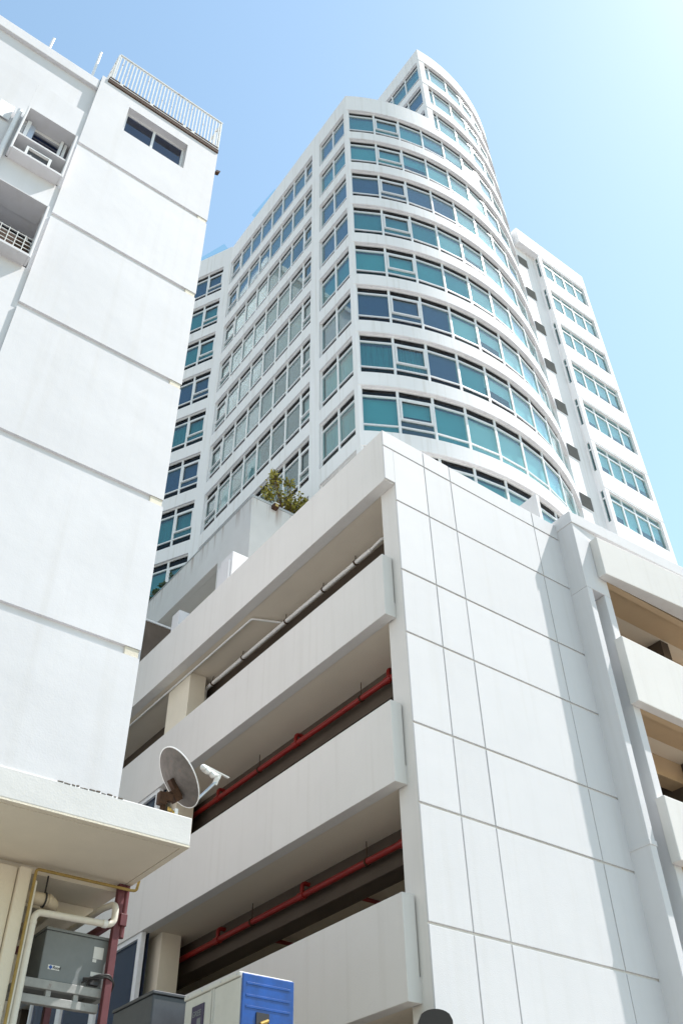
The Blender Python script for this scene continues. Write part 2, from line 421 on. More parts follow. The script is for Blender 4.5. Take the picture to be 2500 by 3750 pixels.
def window(origin, ang, w, casement, shade=None, wing=False, low=False):
    """origin = top left corner seen from outside, ang = direction to the right"""
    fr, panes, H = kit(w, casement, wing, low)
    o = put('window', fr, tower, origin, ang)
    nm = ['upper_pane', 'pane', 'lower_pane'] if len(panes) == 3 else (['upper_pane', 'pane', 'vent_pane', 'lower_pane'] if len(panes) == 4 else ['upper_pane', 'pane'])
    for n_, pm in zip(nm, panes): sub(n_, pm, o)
    if shade:
        mat, folds, drop = shade
        c = sub('curtain', drape(w, mat, folds, .43 if not wing else .02, (drop if (wing or low) else min(drop, 1.90))), o); c.location = (0, .17 if not folds else .2, 0)
    return o
def arc_window(a0, a1, h, casement, shade, low=False):
    p0 = Vector(AP(a0, h, .10)); p1 = Vector(AP(a1, h, .10)); w = (p1-p0).length
    window(p0, math.atan2(p1.y-p0.y, p1.x-p0.x), w, casement, shade, low=low)
FULL = ('blind', False, WH); DRP = ('drape', True, WH); NAVY = ('navy', False, WH)
styles = {0: FULL, 1: FULL, 2: NAVY, 3: FULL, 4: FULL, 5: NAVY, 6: DRP, 7: FULL, 8: FULL, 9: FULL}
for i, h in enumerate(main_heads):
    for k in range(len(bays)-1):
        s_ = styles[i]
        if i == 2 and k > 2: s_ = FULL if k > 3 else NAVY
        if i == 5 and k == 3: s_ = ('blind', False, 1.9)
        if i == 5 and k > 3: s_ = FULL
        if i == 6 and k == 2: s_ = NAVY
        if i == 6 and k > 2: s_ = FULL
        if i == 0 and k < 2: s_ = ('drape', False, WH)
        if i == 3 and k < 3: s_ = ('drape', False, WH)
        if s_ is FULL and R0.random() < .3: s_ = ('blind', False, round(WH - R0.choice([.7, .9, 1.2]), 2))
        if (k > 3 or (k == 3 and i % 2)) and s_[0] == 'blind': s_ = ('glare',) + s_[1:]  # right-hand bays: bright sky reflection painted as lighter cloth
        arc_window(bays[k], bays[k+1], h, k == 1, s_, i > 6)
for i, h in enumerate(ph):
    ang = [-96.4] + bays[4:]
    for k in range(len(ang)-1): arc_window(ang[k], ang[k+1], h, False, ('glare', False, WH) if (i+k) % 3 else ('glare', False, 1.8))
    for k in range(4):
        y1 = pys[k+1]; window((PX+.10, y1, h), -pi/2, pys[k+1]-pys[k], False, NAVY if i else ('drape', False, WH))
for i, h in enumerate(main_heads):
    w = (L1-L0)/2
    for k in range(2):
        s_ = {2: NAVY, 5: NAVY, 0: NAVY, 3: NAVY, 6: DRP, 7: ('drape', True, WH)}.get(i, ('drape', False, WH))
        window((TX+.10, L1 - k*w, h), -pi/2, w, False, s_)
    for k in range(len(lm)-1):
        r_ = R0.random()
        s_ = (NAVY if i < 2 else None) if r_ < .55 else (DRP if (i > 5 and r_ < .9) else ('grey', False, 2.0 if r_ < .8 else 1.4))
        window((TX+.10, lm[k+1], h), -pi/2, lm[k+1]-lm[k], k in (0, 7), s_)
    for k in range(3):
        p = Vector(WP(wm[k+1], h, .10)); s_ = {0: NAVY, 3: NAVY, 5: NAVY, 4: DRP, 6: DRP}.get(i, ('drape', False, WH))
        window(p, TH - pi, wm[k+1]-wm[k], k == 0, s_)

# slim wing at the far right
WX0, WX1, WY = 27.25, 31.32, 16.37
wh = [h - .15 for h in main_heads]
mb = MB()
def FP(x, z, w): return (x, WY + w, z)
wall_grid(mb, [WX0, 27.5, 31.06, WX1], row_breaks(ZB, 48.12, wh, 1.82), lambda x, z: 27.5 < x < 31.06 and in_rows(z, wh, 1.82), FP, .2)
def SP(y, z, w): return (WX0 + w, y, z)
wall_grid(mb, [WY, 16.50, 16.64, 16.74], row_breaks(ZB, 48.12, wh, 1.82), lambda y, z: 16.5 < y < 16.64 and in_rows(z, wh, 1.82), SP, .12)
mb.face([(WX1, WY, ZB), (WX1, 24, ZB), (WX1, 24, 48.12), (WX1, WY, 48.12)])
mb.build('wing_wall', 'tower', tower)
mb = MB(); mb.box(22.5, WX0, 16.74, 17.1, ZB, 48.12); mb.build('recess_wall', 'tower', tower)
mb = MB(); mb.box(25.72, WX1+.02, WY-.02, 22, 48.12, 49.55); mb.build('wing_parapet', 'tower', tower, bevel=.02)
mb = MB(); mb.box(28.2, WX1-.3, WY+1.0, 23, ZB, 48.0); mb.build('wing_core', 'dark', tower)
for h in wh[:9]:
    for k in range(4):
        w = (31.06-27.5)/4
        window((27.5 + w*k, WY+.08, h), 0, w, False, ('glare', False, 1.1 if (k + int(h)) % 3 else 1.82), wing=True)
    m = MB(); m.box(WX0-.012, WX1+.012, WY-.012, WY+.02, h+.10, h+.125); m.build('floor_line', 'tower', tower)
    m = MB(); m.box(WX0+.06, WX0+.066, 16.5, 16.64, h-1.82, h); sl = m.build('slit_window', 'glass', tower)
    m = MB(); m.box(WX0+.03, WX0+.09, 16.5, 16.64, h-.48, h-.40); m.build('slit_rail', 'frame', tower)
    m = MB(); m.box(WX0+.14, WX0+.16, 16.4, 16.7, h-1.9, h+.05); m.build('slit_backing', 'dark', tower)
    # ventilation louvre on the recess wall
    lz = h - .75
    fr = MB(); fr.box(25.78, 26.5, 16.72, 16.738, lz-.78, lz); lo = fr.build('louvre', 'louvre', tower)
    m = MB()
    for q in range(9):
        zz = lz - .06 - q*.083
        m.obox((26.14, 16.705, zz), (.33, 0, 0), (0, .014, -.014), (0, .004, .004))
    m.build('louvre_blades', 'acgrey', tower)
# glass screens on the roof edge
def screen(pts, n):
    m = MB(); n = Vector(n) * .012; a = [Vector(p) for p in pts]
    lo = [m.pt(p - n) for p in a]; hi = [m.pt(p + n) for p in a]; m.f += [lo[::-1], hi] + [[lo[k], lo[(k+1) % len(a)], hi[(k+1) % len(a)], hi[k]] for k in range(len(a))]
    m.build('roof_glass_screen', 'screen', tower)
screen([(TX+.1, 24.83, 49.76), (TX+.1, 25.40, 50.93), (TX+.1, 22.9, 50.32), (TX+.1, 22.8, 49.76)], (1, 0, 0))
mb = MB(); mb.obox((TX+.08, 22.1, 49.86), (.02, 0, 0), (0, .7, 0), (0, 0, .1)); mb.build('roof_kerb', 'frame', tower)
_p = lambda s_, z_: tuple((LO + du*s_ + dn*.1)[:2]) + (z_,)
screen([_p(.30, 49.905), _p(.69, 50.84), _p(2.2, 50.52), _p(2.6, 49.905)], dn)

# ------------------------------------------------------------------ parking garage (podium)
garage = thing('parking_garage', (9, 10, 0), 'white open sided parking garage with banded walls in front of the tower', 'garage')
GX, GY = 8.83, 10.0
def gbox(name, mat, *b, bevel=.008):
    m = MB(); m.box(*b); return m.build(name, mat, garage, bevel=bevel)
# side walls of the decks: long bands with gaps between
gbox('spandrel', 'garage', GX, 9.09, 10.032, 26, 14.57, 16.0)
for z0, z1 in ((11.38, 12.77), (8.17, 9.62), (5.03, 6.47), (1.9, 3.3)):
    gbox('spandrel', 'garage', GX, 9.062, 10.24, 26, z0, z1)
    gbox('spandrel_bracket', 'garage', 9.0, 9.12, 10.25, 10.34, z0+.01, z0+.34)
# end wall with its grid of panels
gbox('end_wall', 'garage', 9.09, 14.2, 10.032, 10.47, 0, 15.98)
gxs = [9.09, 9.945, 10.70, 13.265, 14.16]
gzs = [0, 2.86, 4.64, 6.026, 7.80, 9.181, 10.959, 12.371, 14.124, 15.545, 16.0]
hg, vg = .022, .011
for i in range(4):
    for j in range(len(gzs)-1):
        x0, x1, z0, z1 = gxs[i], gxs[i+1], gzs[j], gzs[j+1]
        xa, xb = (x0 if i == 0 else x0+vg), (x1 if i == 3 else x1-vg)
        za, zb = (z0 if j == 0 else z0+hg), (z1 if j == len(gzs)-2 else z1-hg)
        dy = R0.uniform(0, .004)
        if i == 0 and j == len(gzs)-2: gbox('wall_panel', 'panel', GX, xb, GY+dy, 10.03, za, zb, bevel=.006)
        elif i == 0 and j == len(gzs)-3:
            gbox('wall_panel', 'panel', xa, xb, GY+dy, 10.03, za, zb, bevel=.006)
            gbox('wall_panel', 'panel', GX, xa, GY+dy, 10.03, 14.60, zb, bevel=.004)
        else: gbox('wall_panel', 'panel', xa, xb, GY+dy, 10.03, za, zb, bevel=.006)
# decks, inner columns, beams, far walls
for z in (14.585, 11.39, 8.18, 5.04, 1.9):
    gbox('deck_slab', 'soffit', 9.0, 24, 10.47, 26, z, z+.32, bevel=0)
    gbox('deck_slab_front', 'tan', 14.9, 24, 9.72, 10.465, z, z+.30, bevel=0)
for z in (14.585, 11.39, 8.18, 5.04):
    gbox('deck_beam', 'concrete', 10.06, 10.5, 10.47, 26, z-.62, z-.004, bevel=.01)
    gbox('deck_beam', 'tan', 14.9, 24, 10.9, 11.3, z-.5, z-.004, bevel=.01)
gbox('column', 'cream', 9.24, 9.70, 18.48, 19.6, 0, 14.58)
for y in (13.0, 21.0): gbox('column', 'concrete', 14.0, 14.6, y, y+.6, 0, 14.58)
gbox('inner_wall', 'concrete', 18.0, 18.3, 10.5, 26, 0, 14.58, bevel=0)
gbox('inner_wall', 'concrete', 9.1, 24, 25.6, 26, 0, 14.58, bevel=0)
# aluminium windows in the lower gaps beyond the column
for z0, z1 in ((9.62, 11.38), (6.47, 8.17)):
    for y0, y1 in ((18.66, 20.6), (20.6, 22.5), (22.5, 24.4)):
        m = MB(); m.box(8.86, 8.96, y0, y0+.16, z0, z1); m.box(8.86, 8.96, y1-.09, y1, z0, z1); m.box(8.86, 8.96, y0+.16, y1-.09, z1-.1, z1); m.box(8.86, 8.96, y0+.16, y1-.09, z0, z0+.08)
        wo = m.build('alley_window', 'frame', garage)
        m = MB(); m.box(8.92, 8.926, y0+.16, y1-.09, z0+.08, z1-.1); po = m.build('pane', 'oldglass', garage); po.parent = wo; po.location = (0, 0, 0); wo_l = wo
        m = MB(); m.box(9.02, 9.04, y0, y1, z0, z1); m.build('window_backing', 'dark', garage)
# pillar, slot and pier at the right of the end wall
PY0 = 9.55
gbox('pillar', 'panel', 14.09, 14.27, PY0, 10.02, 0, 13.93, bevel=.012)
gbox('pier', 'panel', 14.66, 14.88, PY0, 10.4, 0, 13.93, bevel=.012)
gbox('slot_back_wall', 'panel', 14.28, 14.65, 10.05, 10.4, 0, 13.93, bevel=0)
gbox('pillar_head', 'panel', 14.09, 14.88, PY0, 10.4, 13.935, 15.80, bevel=.012)
gbox('pillar_ring', 'panel', 14.075, 14.285, PY0-.015, 10.02, 8.16, 8.26, bevel=.01)
# cap band and projecting boxes of the front to the right; they swing out a little
m = MB(); m.prism([(14.075, 9.535), (20.0, 9.20), (20.0, 9.85), (14.9, 10.1), (14.075, 10.1)], 15.80, 16.14); m.build('cap_band', 'panel', garage, bevel=.012)
m = MB(); m.prism([(14.89, 9.60), (20.0, 9.30), (20.0, 9.6), (14.89, 9.9)], 15.3, 15.797); m.build('cap_wall', 'panel', garage)
m = MB(); m.prism([(14.60, 9.34), (20.0, 8.93), (20.0, 9.45), (14.60, 9.548)], 14.38, 15.46); m.build('box_beam', 'garage', garage, bevel=.015)
m = MB(); m.prism([(14.58, 9.34), (20.0, 9.34), (20.0, 9.548), (14.58, 9.548)], 11.14, 12.70); m.build('box_beam', 'garage', garage, bevel=.015)
m = MB(); m.prism([(14.58, 9.34), (20.0, 9.34), (20.0, 9.548), (14.58, 9.548)], 7.92, 9.14); m.build('box_beam', 'garage', garage, bevel=.015)
m = MB(); m.prism([(14.58, 9.34), (20.0, 9.34), (20.0, 9.548), (14.58, 9.548)], 4.7, 6.0); m.build('box_beam', 'garage', garage, bevel=.015)
for z0, z1 in ((14.38, 14.9), (11.14, 11.7), (7.92, 8.5), (4.7, 5.3)):
    gbox('box_beam_soffit', 'tan', 14.89, 20.0, 9.55, 9.70, z0+.02, z1, bevel=0)
# things standing on the roof that belong to it
gbox('roof_fin', 'panel', 13.98, 14.10, 10.3, 13.2, 15.9, 17.22, bevel=.01)
gbox('roof_block', 'panel', 9.14, 9.95, 16.6, 17.2, 15.6, 17.3, bevel=.015)
gbox('roof_block', 'panel', 9.07, 9.138, 16.65, 17.2, 15.6, 17.02, bevel=.01)
gbox('roof_block', 'panel', 9.05, 9.5, 19.2, 19.6, 15.6, 16.9, bevel=.015)
gbox('roof_deck', 'garage', 9.1, 24, 10.48, 26, 15.0, 15.2, bevel=0)
# raised planter court between garage roof and tower
gbox('podium_wall', 'planter', 10.4, 13.2, 17.95, 19.8, 15.2, 20.98)
gbox('podium_wall', 'planter', 10.4, 10.62, 19.803, 26, 19.6, 20.98)
gbox('podium_soffit', 'planter', 10.63, 13.2, 19.803, 26, 19.62, 19.9, bevel=0)
gbox('podium_inner_wall', 'cream', 11.6, 11.8, 19.81, 26, 15.2, 19.6, bevel=0)
gbox('planter_coping', 'coping', 10.38, 13.22, 17.93, 18.15, 20.983, 21.08, bevel=.01)
gbox('planter_coping', 'coping', 10.38, 10.64, 18.153, 26, 20.983, 21.03, bevel=.01)
gbox('planter_soil', 'soil', 10.65, 13.2, 18.16, 26, 20.3, 20.99, bevel=0)

# shed on the garage roof by the edge
shed = thing('roof_shed', (9.4, 21.5, 15.2), 'small dark brown clad roof shed with white edge trim beside the old block', 'shed')
m = MB(); m.box(8.95, 9.86, 21.22, 22.6, 15.2, 17.66); m.build('cladding', 'cladding', shed)
m = MB(); m.box(8.93, 9.89, 21.18, 22.65, 17.662, 17.72); m.build('edge_trim', 'frame', shed)
m = MB(); m.box(8.90, 8.948, 21.18, 21.24, 15.9, 17.66); m.build('corner_trim', 'frame', shed)

# ------------------------------------------------------------------ pipes under the garage decks
def pipe_thing(name, label, cat, mat, runs, rods, r, ceil):
    t = thing(name, runs[0][0], label, cat)
    m = MB()
    for k, run in enumerate(runs): 
        rr = r if k == 0 else r*.72
        m = MB(); m.tube(fillet(run, rr*2.2), rr, 12); m.build('pipe_run' if k == 0 else 'branch', mat, t, smooth=True)
    x, z = runs[0][0][0], runs[0][0][2]
    for y in rods:
        m = MB(); m.tube([(x, y, z+r*.8), (x, y, ceil)], .009, 6); m.tube([(x, y-.02, z), (x, y+.02, z)], r*1.28, 12); m.build('hanger', 'rust', t, smooth=True)
    return t
z = 14.38
pipe_thing('drain_pipe', 'long white drain pipe under the topmost garage deck', 'pipe', 'whiteplastic',
    [[(9.83, 11.75, z), (9.83, 18.72, z), (9.83, 18.72, 13.0)], [(9.83, 11.75, z), (9.83, 11.35, z+.05), (10.3, 11.2, z+.1)]], [12.3, 13.5, 15.0, 16.9, 18.35], .05, 14.58)
pipe_thing('conduit', 'thin white conduit bending beside the white drain pipe', 'pipe', 'whiteplastic',
    [[(9.85, 15.25, 14.5), (9.22, 15.55, 14.52), (9.2, 21.5, 14.52), (9.2, 24, 14.52)]], [], .027, 14.58)
for nm, zc, ys, lab in (('second', 11.39, (11.5, 14.6, 17.74), 'upper red sprinkler pipe behind the second gap of the garage'), ('third', 8.18, (11.35, 14.3, 17.3), 'lower red sprinkler pipe in the darkest gap of the garage')):
    z = zc - .36
    t = pipe_thing('sprinkler_pipe', lab, 'pipe', 'red', [[(9.9, 11.0, z), (9.9, 24, z)]] + [[(9.9, y, z), (9.9, y, z+.24), (10.6, y, z+.24), (13.0, y, z+.24)] for y in ys], [12.35, 16.0, 19.5], .057, zc)
    for y in list(ys):
        m = MB(); m.tube([(9.9, y-.09, z), (9.9, y+.09, z)], .074, 12); m.build('coupling', 'red', t, smooth=True)

# ------------------------------------------------------------------ shrubs
def leaf(mb, c, L, W, rnd):
    d = Vector((rnd.gauss(0,1), rnd.gauss(0,1), rnd.gauss(.25,.8))).normalized()
    s_ = d.cross(Vector((rnd.gauss(0,1), rnd.gauss(0,1), rnd.gauss(0,1)))).normalized(); n = d.cross(s_)
    c = Vector(c)
    pts = [c, c + d*L*.35 + s_*W + n*W*.35, c + d*L*.75 + s_*W*.8 + n*W*.25, c + d*L, c + d*L*.75 - s_*W*.8 + n*W*.25, c + d*L*.35 - s_*W + n*W*.35]
    i = [mb.pt(p) for p in pts]
    mb.f.append([i[0], i[1], i[2], i[3]]); mb.f.append([i[0], i[3], i[4], i[5]])
def shrub(base, clumps, label, seed, leafmat_, nleaf=26, L=.12, stems_from=.5, group=None):
    rnd = random.Random(seed)
    t = thing('planter_shrub', base, label, 'shrub', group)
    ms, ml = MB(), MB(); base = Vector(base)
    for (dx, dy, dz, r) in clumps:
        tip = base + Vector((dx, dy, dz)); b0 = base + Vector((dx*stems_from + rnd.uniform(-.05,.05), dy*.6, -.05))
        mid = b0.lerp(tip, .5) + Vector((rnd.uniform(-.1,.1), rnd.uniform(-.1,.1), 0))
        ms.tube([b0, mid, tip], [.018, .012, .005], 6)
        for _ in range(nleaf):
            v = Vector((rnd.gauss(0,1), rnd.gauss(0,1), rnd.gauss(0,1))).normalized() * r * rnd.random()**.5
            c = tip + v
            if rnd.random() < .35: ms.tube([tip, c], [.005, .003], 4, cap=False)
            leaf(ml, c, L*rnd.uniform(.7,1.25), L*.24*rnd.uniform(.8,1.2), rnd)
    ms.build('stems', 'bark', t); ml.build('foliage', leafmat_, t)
    return t
rc = random.Random(3)
cl = []
for k in range(34):
    x = rc.uniform(-.72, .62); h = rc.uniform(.25, 1.0) if rc.random() < .6 else rc.uniform(.9, 1.7)
    if x > .25: h = min(h, 1.35)
    if x > .1 and h < .55: h += .5
    cl.append((x, rc.uniform(-.05, .4), h, rc.uniform(.14, .25)))
cl += [(-.55, .1, 1.75, .12), (-.6, .1, 1.95, .08), (.0, .2, 1.9, .14), (.05, .1, 1.75, .16), (.5, .2, 1.45, .22), (.62, .1, 1.3, .2), (-.85, .1, .7, .16), (-.8, .2, 1.1, .1), (.5, .0, .75, .1)]
shrub((12.05, 18.35, 21.08), cl, 'big yellow green shrub growing in the raised planter before the tower', 5, 'leaf', 30, .125)
cl = [(0, .13*k, .12 + .09*((k*5) % 4), .15) for k in range(-8, 9) if k not in (-6, -5)]
shrub((10.52, 24.1, 21.03), cl, 'small dark green shrub over the stained planter edge by the old block', 8, 'leafdark', 34, .10, 0)
# lamp below the shrub
lamp = thing('wall_lamp', (11.18, 17.93, 20.9), 'small square rusty lamp on the planter wall below the shrub', 'lamp')
m = MB(); m.box(11.09, 11.26, 17.76, 17.93, 20.83, 20.97); m.build('housing', 'rust', lamp)
m = MB(); m.box(11.085, 11.265, 17.74, 17.93, 20.972, 20.99); m.build('lid', 'whiteplastic', lamp)
m = MB(); m.box(11.12, 11.23, 17.752, 17.76, 20.85, 20.95); m.build('lens', 'brass', lamp)

# ------------------------------------------------------------------ old apartment block on the left
LS = .9
def LB(p): return (p[0]*LS, p[1]*LS, .16 + p[2]*LS)
def LQ(x, y, z): return Vector(LB((x, y, z)))
block = thing('old_apartment_block', LB((1.5, 14, -.16/LS)), 'old white plastered apartment block with floor grooves at the left', 'building')
def lbox(name, mat, *b, bevel=.01, parent=block):
    m = MB(LB); m.box(*b); return m.build(name, mat, parent, bevel=bevel)
PX0, PX1, PYF = 1.33, 4.555, 10.80
grooves = [21.16, 18.22, 15.25, 12.24, 9.24]
lbox('pier_core', 'stucco', PX0+.005, PX1-.012, PYF+.045, 24, 6.96, 22.6, bevel=0)
lbox('pier_core', 'stucco', PX0+.005, 2.1, PYF+.05, 24, 22.603, 24.3, bevel=0)
lbox('pier_core', 'stucco', 3.78, PX1-.012, PYF+.05, 24, 22.603, 24.3, bevel=0)
gh = .15
tops = [24.55] + [z_ - gh for z_ in grooves]; bots = grooves + [6.955]
for k, (zt, zb) in enumerate(zip(tops, bots)):
    m = MB(LB)
    n = 9
    us_ = [PX0 + (PX1-PX0)*q/n for q in range(n+1)]
    if k == 0: us_ = sorted(us_ + [2.135, 3.745])
    vs_ = sorted([zb, zt] + ([22.72, 23.9] if k == 0 else []))
    hole = (lambda x, z_: 2.135 < x < 3.745 and 22.72 < z_ < 23.9) if k == 0 else (lambda x, z_: False)
    dx = R0.uniform(-.006, .006)
    wall_grid(m, us_, vs_, hole, lambda x, z_, w, dx=dx: (x + (dx if x > 4 else 0), PYF + w, z_), .30)
    x1 = PX1 + dx
    m.face([(PX0, PYF, zb), (x1, PYF, zb), (x1, PYF+.05, zb), (PX0, PYF+.05, zb)])
    m.face([(PX0, PYF, zt), (x1, PYF, zt), (x1, PYF+.05, zt), (PX0, PYF+.05, zt)])
    m.face([(PX0, PYF, zb), (PX0, PYF+.3, zb), (PX0, PYF+.3, zt), (PX0, PYF, zt)])
    m.face([(x1, PYF, zb), (x1, 24, zb), (x1, 24, zt), (x1, PYF, zt)])
    m.build('wall_panel', 'stucco', block)
    if k: lbox('groove_end_block', 'cream', PX1-.24, PX1-.02, PYF+.012, PYF+.06, zt+.004, zt+gh-.004, bevel=.006)
lbox('pier_roof', 'stucco', PX0, PX1, PYF+.02, 24, 24.3, 24.545, bevel=.01)
# recessed left part with its roof beam and parapet
lbox('side_wall', 'stucco', -8, PX0+.003, 10.915, 11.5, 22.53, 24.2, bevel=0)
lbox('side_wall', 'stucco', -8, .157, 10.84, 11.5, 18.005, 22.527, bevel=0)
lbox('side_wall', 'stucco', 1.257, PX0+.003, 10.84, 11.5, 6.96, 22.527, bevel=0)
lbox('side_wall', 'stucco', .1575, 1.2565, 10.84, 11.5, 20.955, 22.527, bevel=0)
lbox('side_wall', 'stucco', .1575, 1.2565, 10.84, 11.5, 18.005, 19.18, bevel=0)
lbox('side_wall', 'stucco', -8, 1.2565, 10.84, 11.5, 6.96, 16.235, bevel=0)
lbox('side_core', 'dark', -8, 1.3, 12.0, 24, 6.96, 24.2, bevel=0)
lbox('roof_beam', 'stucco', -8, PX0-.005, 10.82, 11.4, 23.86, 24.28, bevel=.015)
lbox('roof_parapet', 'stucco', -8, 1.5, 10.98, 11.3, 24.283, 24.62, bevel=.02)
lbox('roof', 'stucco', -8, PX0, 11.3, 24, 24.2, 24.3, bevel=0)
# upper window with two sliding panes
m = MB(LB); y0, y1 = PYF+.17, PYF+.23
m.box(2.14, 2.20, y0, y1, 22.72, 23.9); m.box(3.68, 3.74, y0, y1, 22.72, 23.9); m.box(2.2, 3.68, y0, y1, 22.72, 22.77); m.box(2.2, 3.68, y0, y1, 23.85, 23.9); m.box(2.885, 2.945, y0-.01, y1, 22.77, 23.85)
wo = m.build('window_frame', 'frame', block)
for a, b in ((2.2, 2.885), (2.945, 3.68)): 
    m = MB(LB); m.box(a, b, PYF+.20, PYF+.206, 22.77, 23.85); m.build('window_pane', 'oldglass', block)
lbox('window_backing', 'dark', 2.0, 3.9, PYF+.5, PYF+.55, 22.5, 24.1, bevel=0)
KH = .982
def LBH(p): return LB((p[0]*KH, p[1]*KH, 1.6 + (p[2]-1.6)*KH))
def hbox(name, mat, *b, bevel=.01, parent=block):
    m = MB(LBH); m.box(*b); return m.build(name, mat, parent, bevel=bevel)
# projecting box with window above and air conditioner below
def hood(x0, x1, z0, z1, open_bottom):
    t_ = .045
    hbox('window_hood', 'stucco', x0, x0+t_, 10.78, 11.02, z0, z1, bevel=.008)
    hbox('window_hood', 'stucco', x1-t_, x1, 10.78, 11.02, z0, z1, bevel=.008)
    hbox('window_hood', 'stucco', x0+t_+.001, x1-t_-.001, 10.785, 11.3, z1-.03, z1-.002, bevel=.006)
    hbox('window_hood', 'stucco', x0+t_+.001, x1-t_-.001, 10.775, 11.3, z0+.002, z0+.075, bevel=.008)
hood(.16, 1.285, 19.5, 21.31, True)
hbox('hood_shelf', 'stucco', .206, 1.238, 10.80, 11.45, 20.14, 20.2, bevel=.006)
hbox('hood_back', 'concrete', .17, 1.27, 11.28, 11.33, 19.57, 20.14, bevel=0)
m = MB(LBH)
m.box(.21, .27, 11.1, 11.2, 20.2, 21.26); m.box(.28, .36, 11.02, 11.1, 20.2, 21.2); m.box(1.04, 1.10, 11.06, 11.16, 20.2, 21.26); m.box(1.13, 1.19, 11.1, 11.2, 20.2, 21.26)
m.box(.27, 1.13, 11.16, 11.22, 21.18, 21.27)
m.build('sash_stiles', 'frame', block)
m = MB(LBH); m.obox((.42, 11.03, 20.66), (.055, .01, 0), (0, .004, 0), (0, 0, .44)); m.build('foil_sheet', 'galv', block)
m = MB(LBH)
for q in range(6): m.obox((.72, 11.2, 20.30 + q*.15), (.32, 0, 0), (0, .035, .02), (0, -.002, .003))
m.build('glass_louvres', 'oldglass', block)
m = MB(LBH)
for q in range(4): m.box(.4, 1.04, 11.12, 11.13, 20.3+q*.13, 20.315+q*.13)
m.build('louvre_bars', 'frame', block)
# second, lower opening with grille
hood(-.6, 1.255, 16.5, 18.31, False)
hbox('lower_sill', 'stucco', -.55, 1.2, 10.95, 11.5, 17.08, 17.13, bevel=.006)
m = MB(LBH)
for q in range(7): m.obox((.3, 11.5, 17.2 + q*.1), (.83, 0, 0), (0, .04, .03), (0, -.002, .004))
m.build('glass_louvres', 'oldglass', block)
hbox('louvre_stile', 'frame', 1.12, 1.17, 11.46, 11.55, 17.13, 18.0, bevel=0)
m = MB(LBH)
for q in range(12): m.box(-.5+q*.155, -.485+q*.155, 10.80, 10.815, 16.6, 17.08)
for q in range(5): m.box(-.55, 1.2, 10.816, 10.826, 16.6+q*.118, 16.615+q*.118)
m.build('window_grille', 'dirtywhite', block)
hbox('grille_box', 'rust', -.5, 1.18, 10.90, 10.95, 16.6, 17.05, bevel=0)
m = MB(LBH); m.tube([(.05, 10.94, 21.2), (.05, 10.94, 17.5)], .055, 14); m.build('downpipe', 'frame', block, smooth=True)
m = MB(LBH)
for q in range(14): m.tube([(-.36+q*.022, 10.99, 21.3), (-.36+q*.022, 10.99, 20.7)], .011, 6)
m.build('corrugated_sheet', 'frame', block)
# rooftop railing on its rusty channel
rz0, rz1 = 24.66, 26.17
lbox('railing_channel', 'rust', 1.48, 4.56, PYF-.03, PYF+.10, 24.40, 24.60, bevel=.006)
lbox('railing_channel', 'dirtywhite', 1.5, 4.555, PYF-.035, PYF-.031, 24.555, 24.585, bevel=0)
lbox('railing_rail', 'rust', 1.5, 4.55, PYF+.0, PYF+.06, 24.69, 24.74, bevel=.004)
lbox('railing_rail', 'dirtywhite', 1.56, 4.58, PYF+.005, PYF+.055, 26.13, 26.18, bevel=.004)
bal = MB(LB); bal.box(-.016, .016, PYF+.018, PYF+.042, 24.745, 26.128); bm_ = bal.mesh('baluster', 'dirtywhite')
for q in range(33):
    o = bpy.data.objects.new('baluster', bm_); col.objects.link(o); o.parent = block; o.location = Vector(((1.6 + q*.0905)*LS, 0, 0)) - OFF[block.name]
for x in (1.55, 4.545): lbox('railing_post', 'dirtywhite', x-.02, x+.02, PYF+.01, PYF+.05, 24.6, 26.13, bevel=.003)
for x in (1.8, 2.62, 3.55, 3.8):  lbox('railing_foot', 'dirtywhite', x-.04, x+.04, PYF-.02, PYF+.08, 24.602, 24.70, bevel=.004)
for x, zz in ((1.55, 26.15), (4.55, 26.15)):
    m = MB(LB); m.box(x-.02, x+.02, PYF+.06, 12.6, zz-.03, zz+.02)
    m.box(x-.02, x+.02, PYF+.06, 12.6, 24.7, 24.74)
    for q in range(12): m.box(x-.012, x+.012, PYF+.15+q*.135, PYF+.172+q*.135, 24.74, zz-.03)
    m.build('railing_return', 'dirtywhite', block)
m = MB(LB); m.obox((4.64, 10.85, 23.6), (.06, 0, .03), (0, .05, 0), (.01, 0, .05)); m.build('rusty_bracket', 'rust', block)
# poles on the roof
for x, zt in ((.03, 25.27), (1.13, 26.1)):
    m = MB(LB); m.tube([(x, 11.05, 24.3), (x, 11.05, zt)], .033, 12)
    po = m.build('roof_pole', 'frame', None, smooth=True)
    tag(po, 'short white pole on the old block roof edge, leftmost' if x < .5 else 'tall white pole on the old block roof edge beside the railing', 'pole')
# rusty lattice of an old chair behind the railing
ch = thing('roof_chair', LB((2.6, 11.6, 24.55)), 'rusty lattice chair seen through the roof railing', 'chair')
m = MB(LB)
for q in range(5): m.tube([(2.35+q*.14, 11.35, 25.25-.05*q), (2.4+q*.14, 11.5, 24.95-.04*q)], .014, 6)
for q in range(3): m.tube([(2.3, 11.35+q*.07, 25.25-q*.12), (3.05, 11.35+q*.07, 25.02-q*.12)], .016, 6)
m.build('back_lattice', 'rust', ch)
m = MB(LB); m.box(2.4, 3.0, 11.5, 11.9, 24.86, 24.9); m.build('seat', 'rust', ch)
for x in (2.42, 2.98):
    for y in (11.52, 11.88):
        m = MB(LB); m.tube([(x, y, 24.54), (x, y, 24.86)], .014, 6); m.build('leg', 'rust', ch)

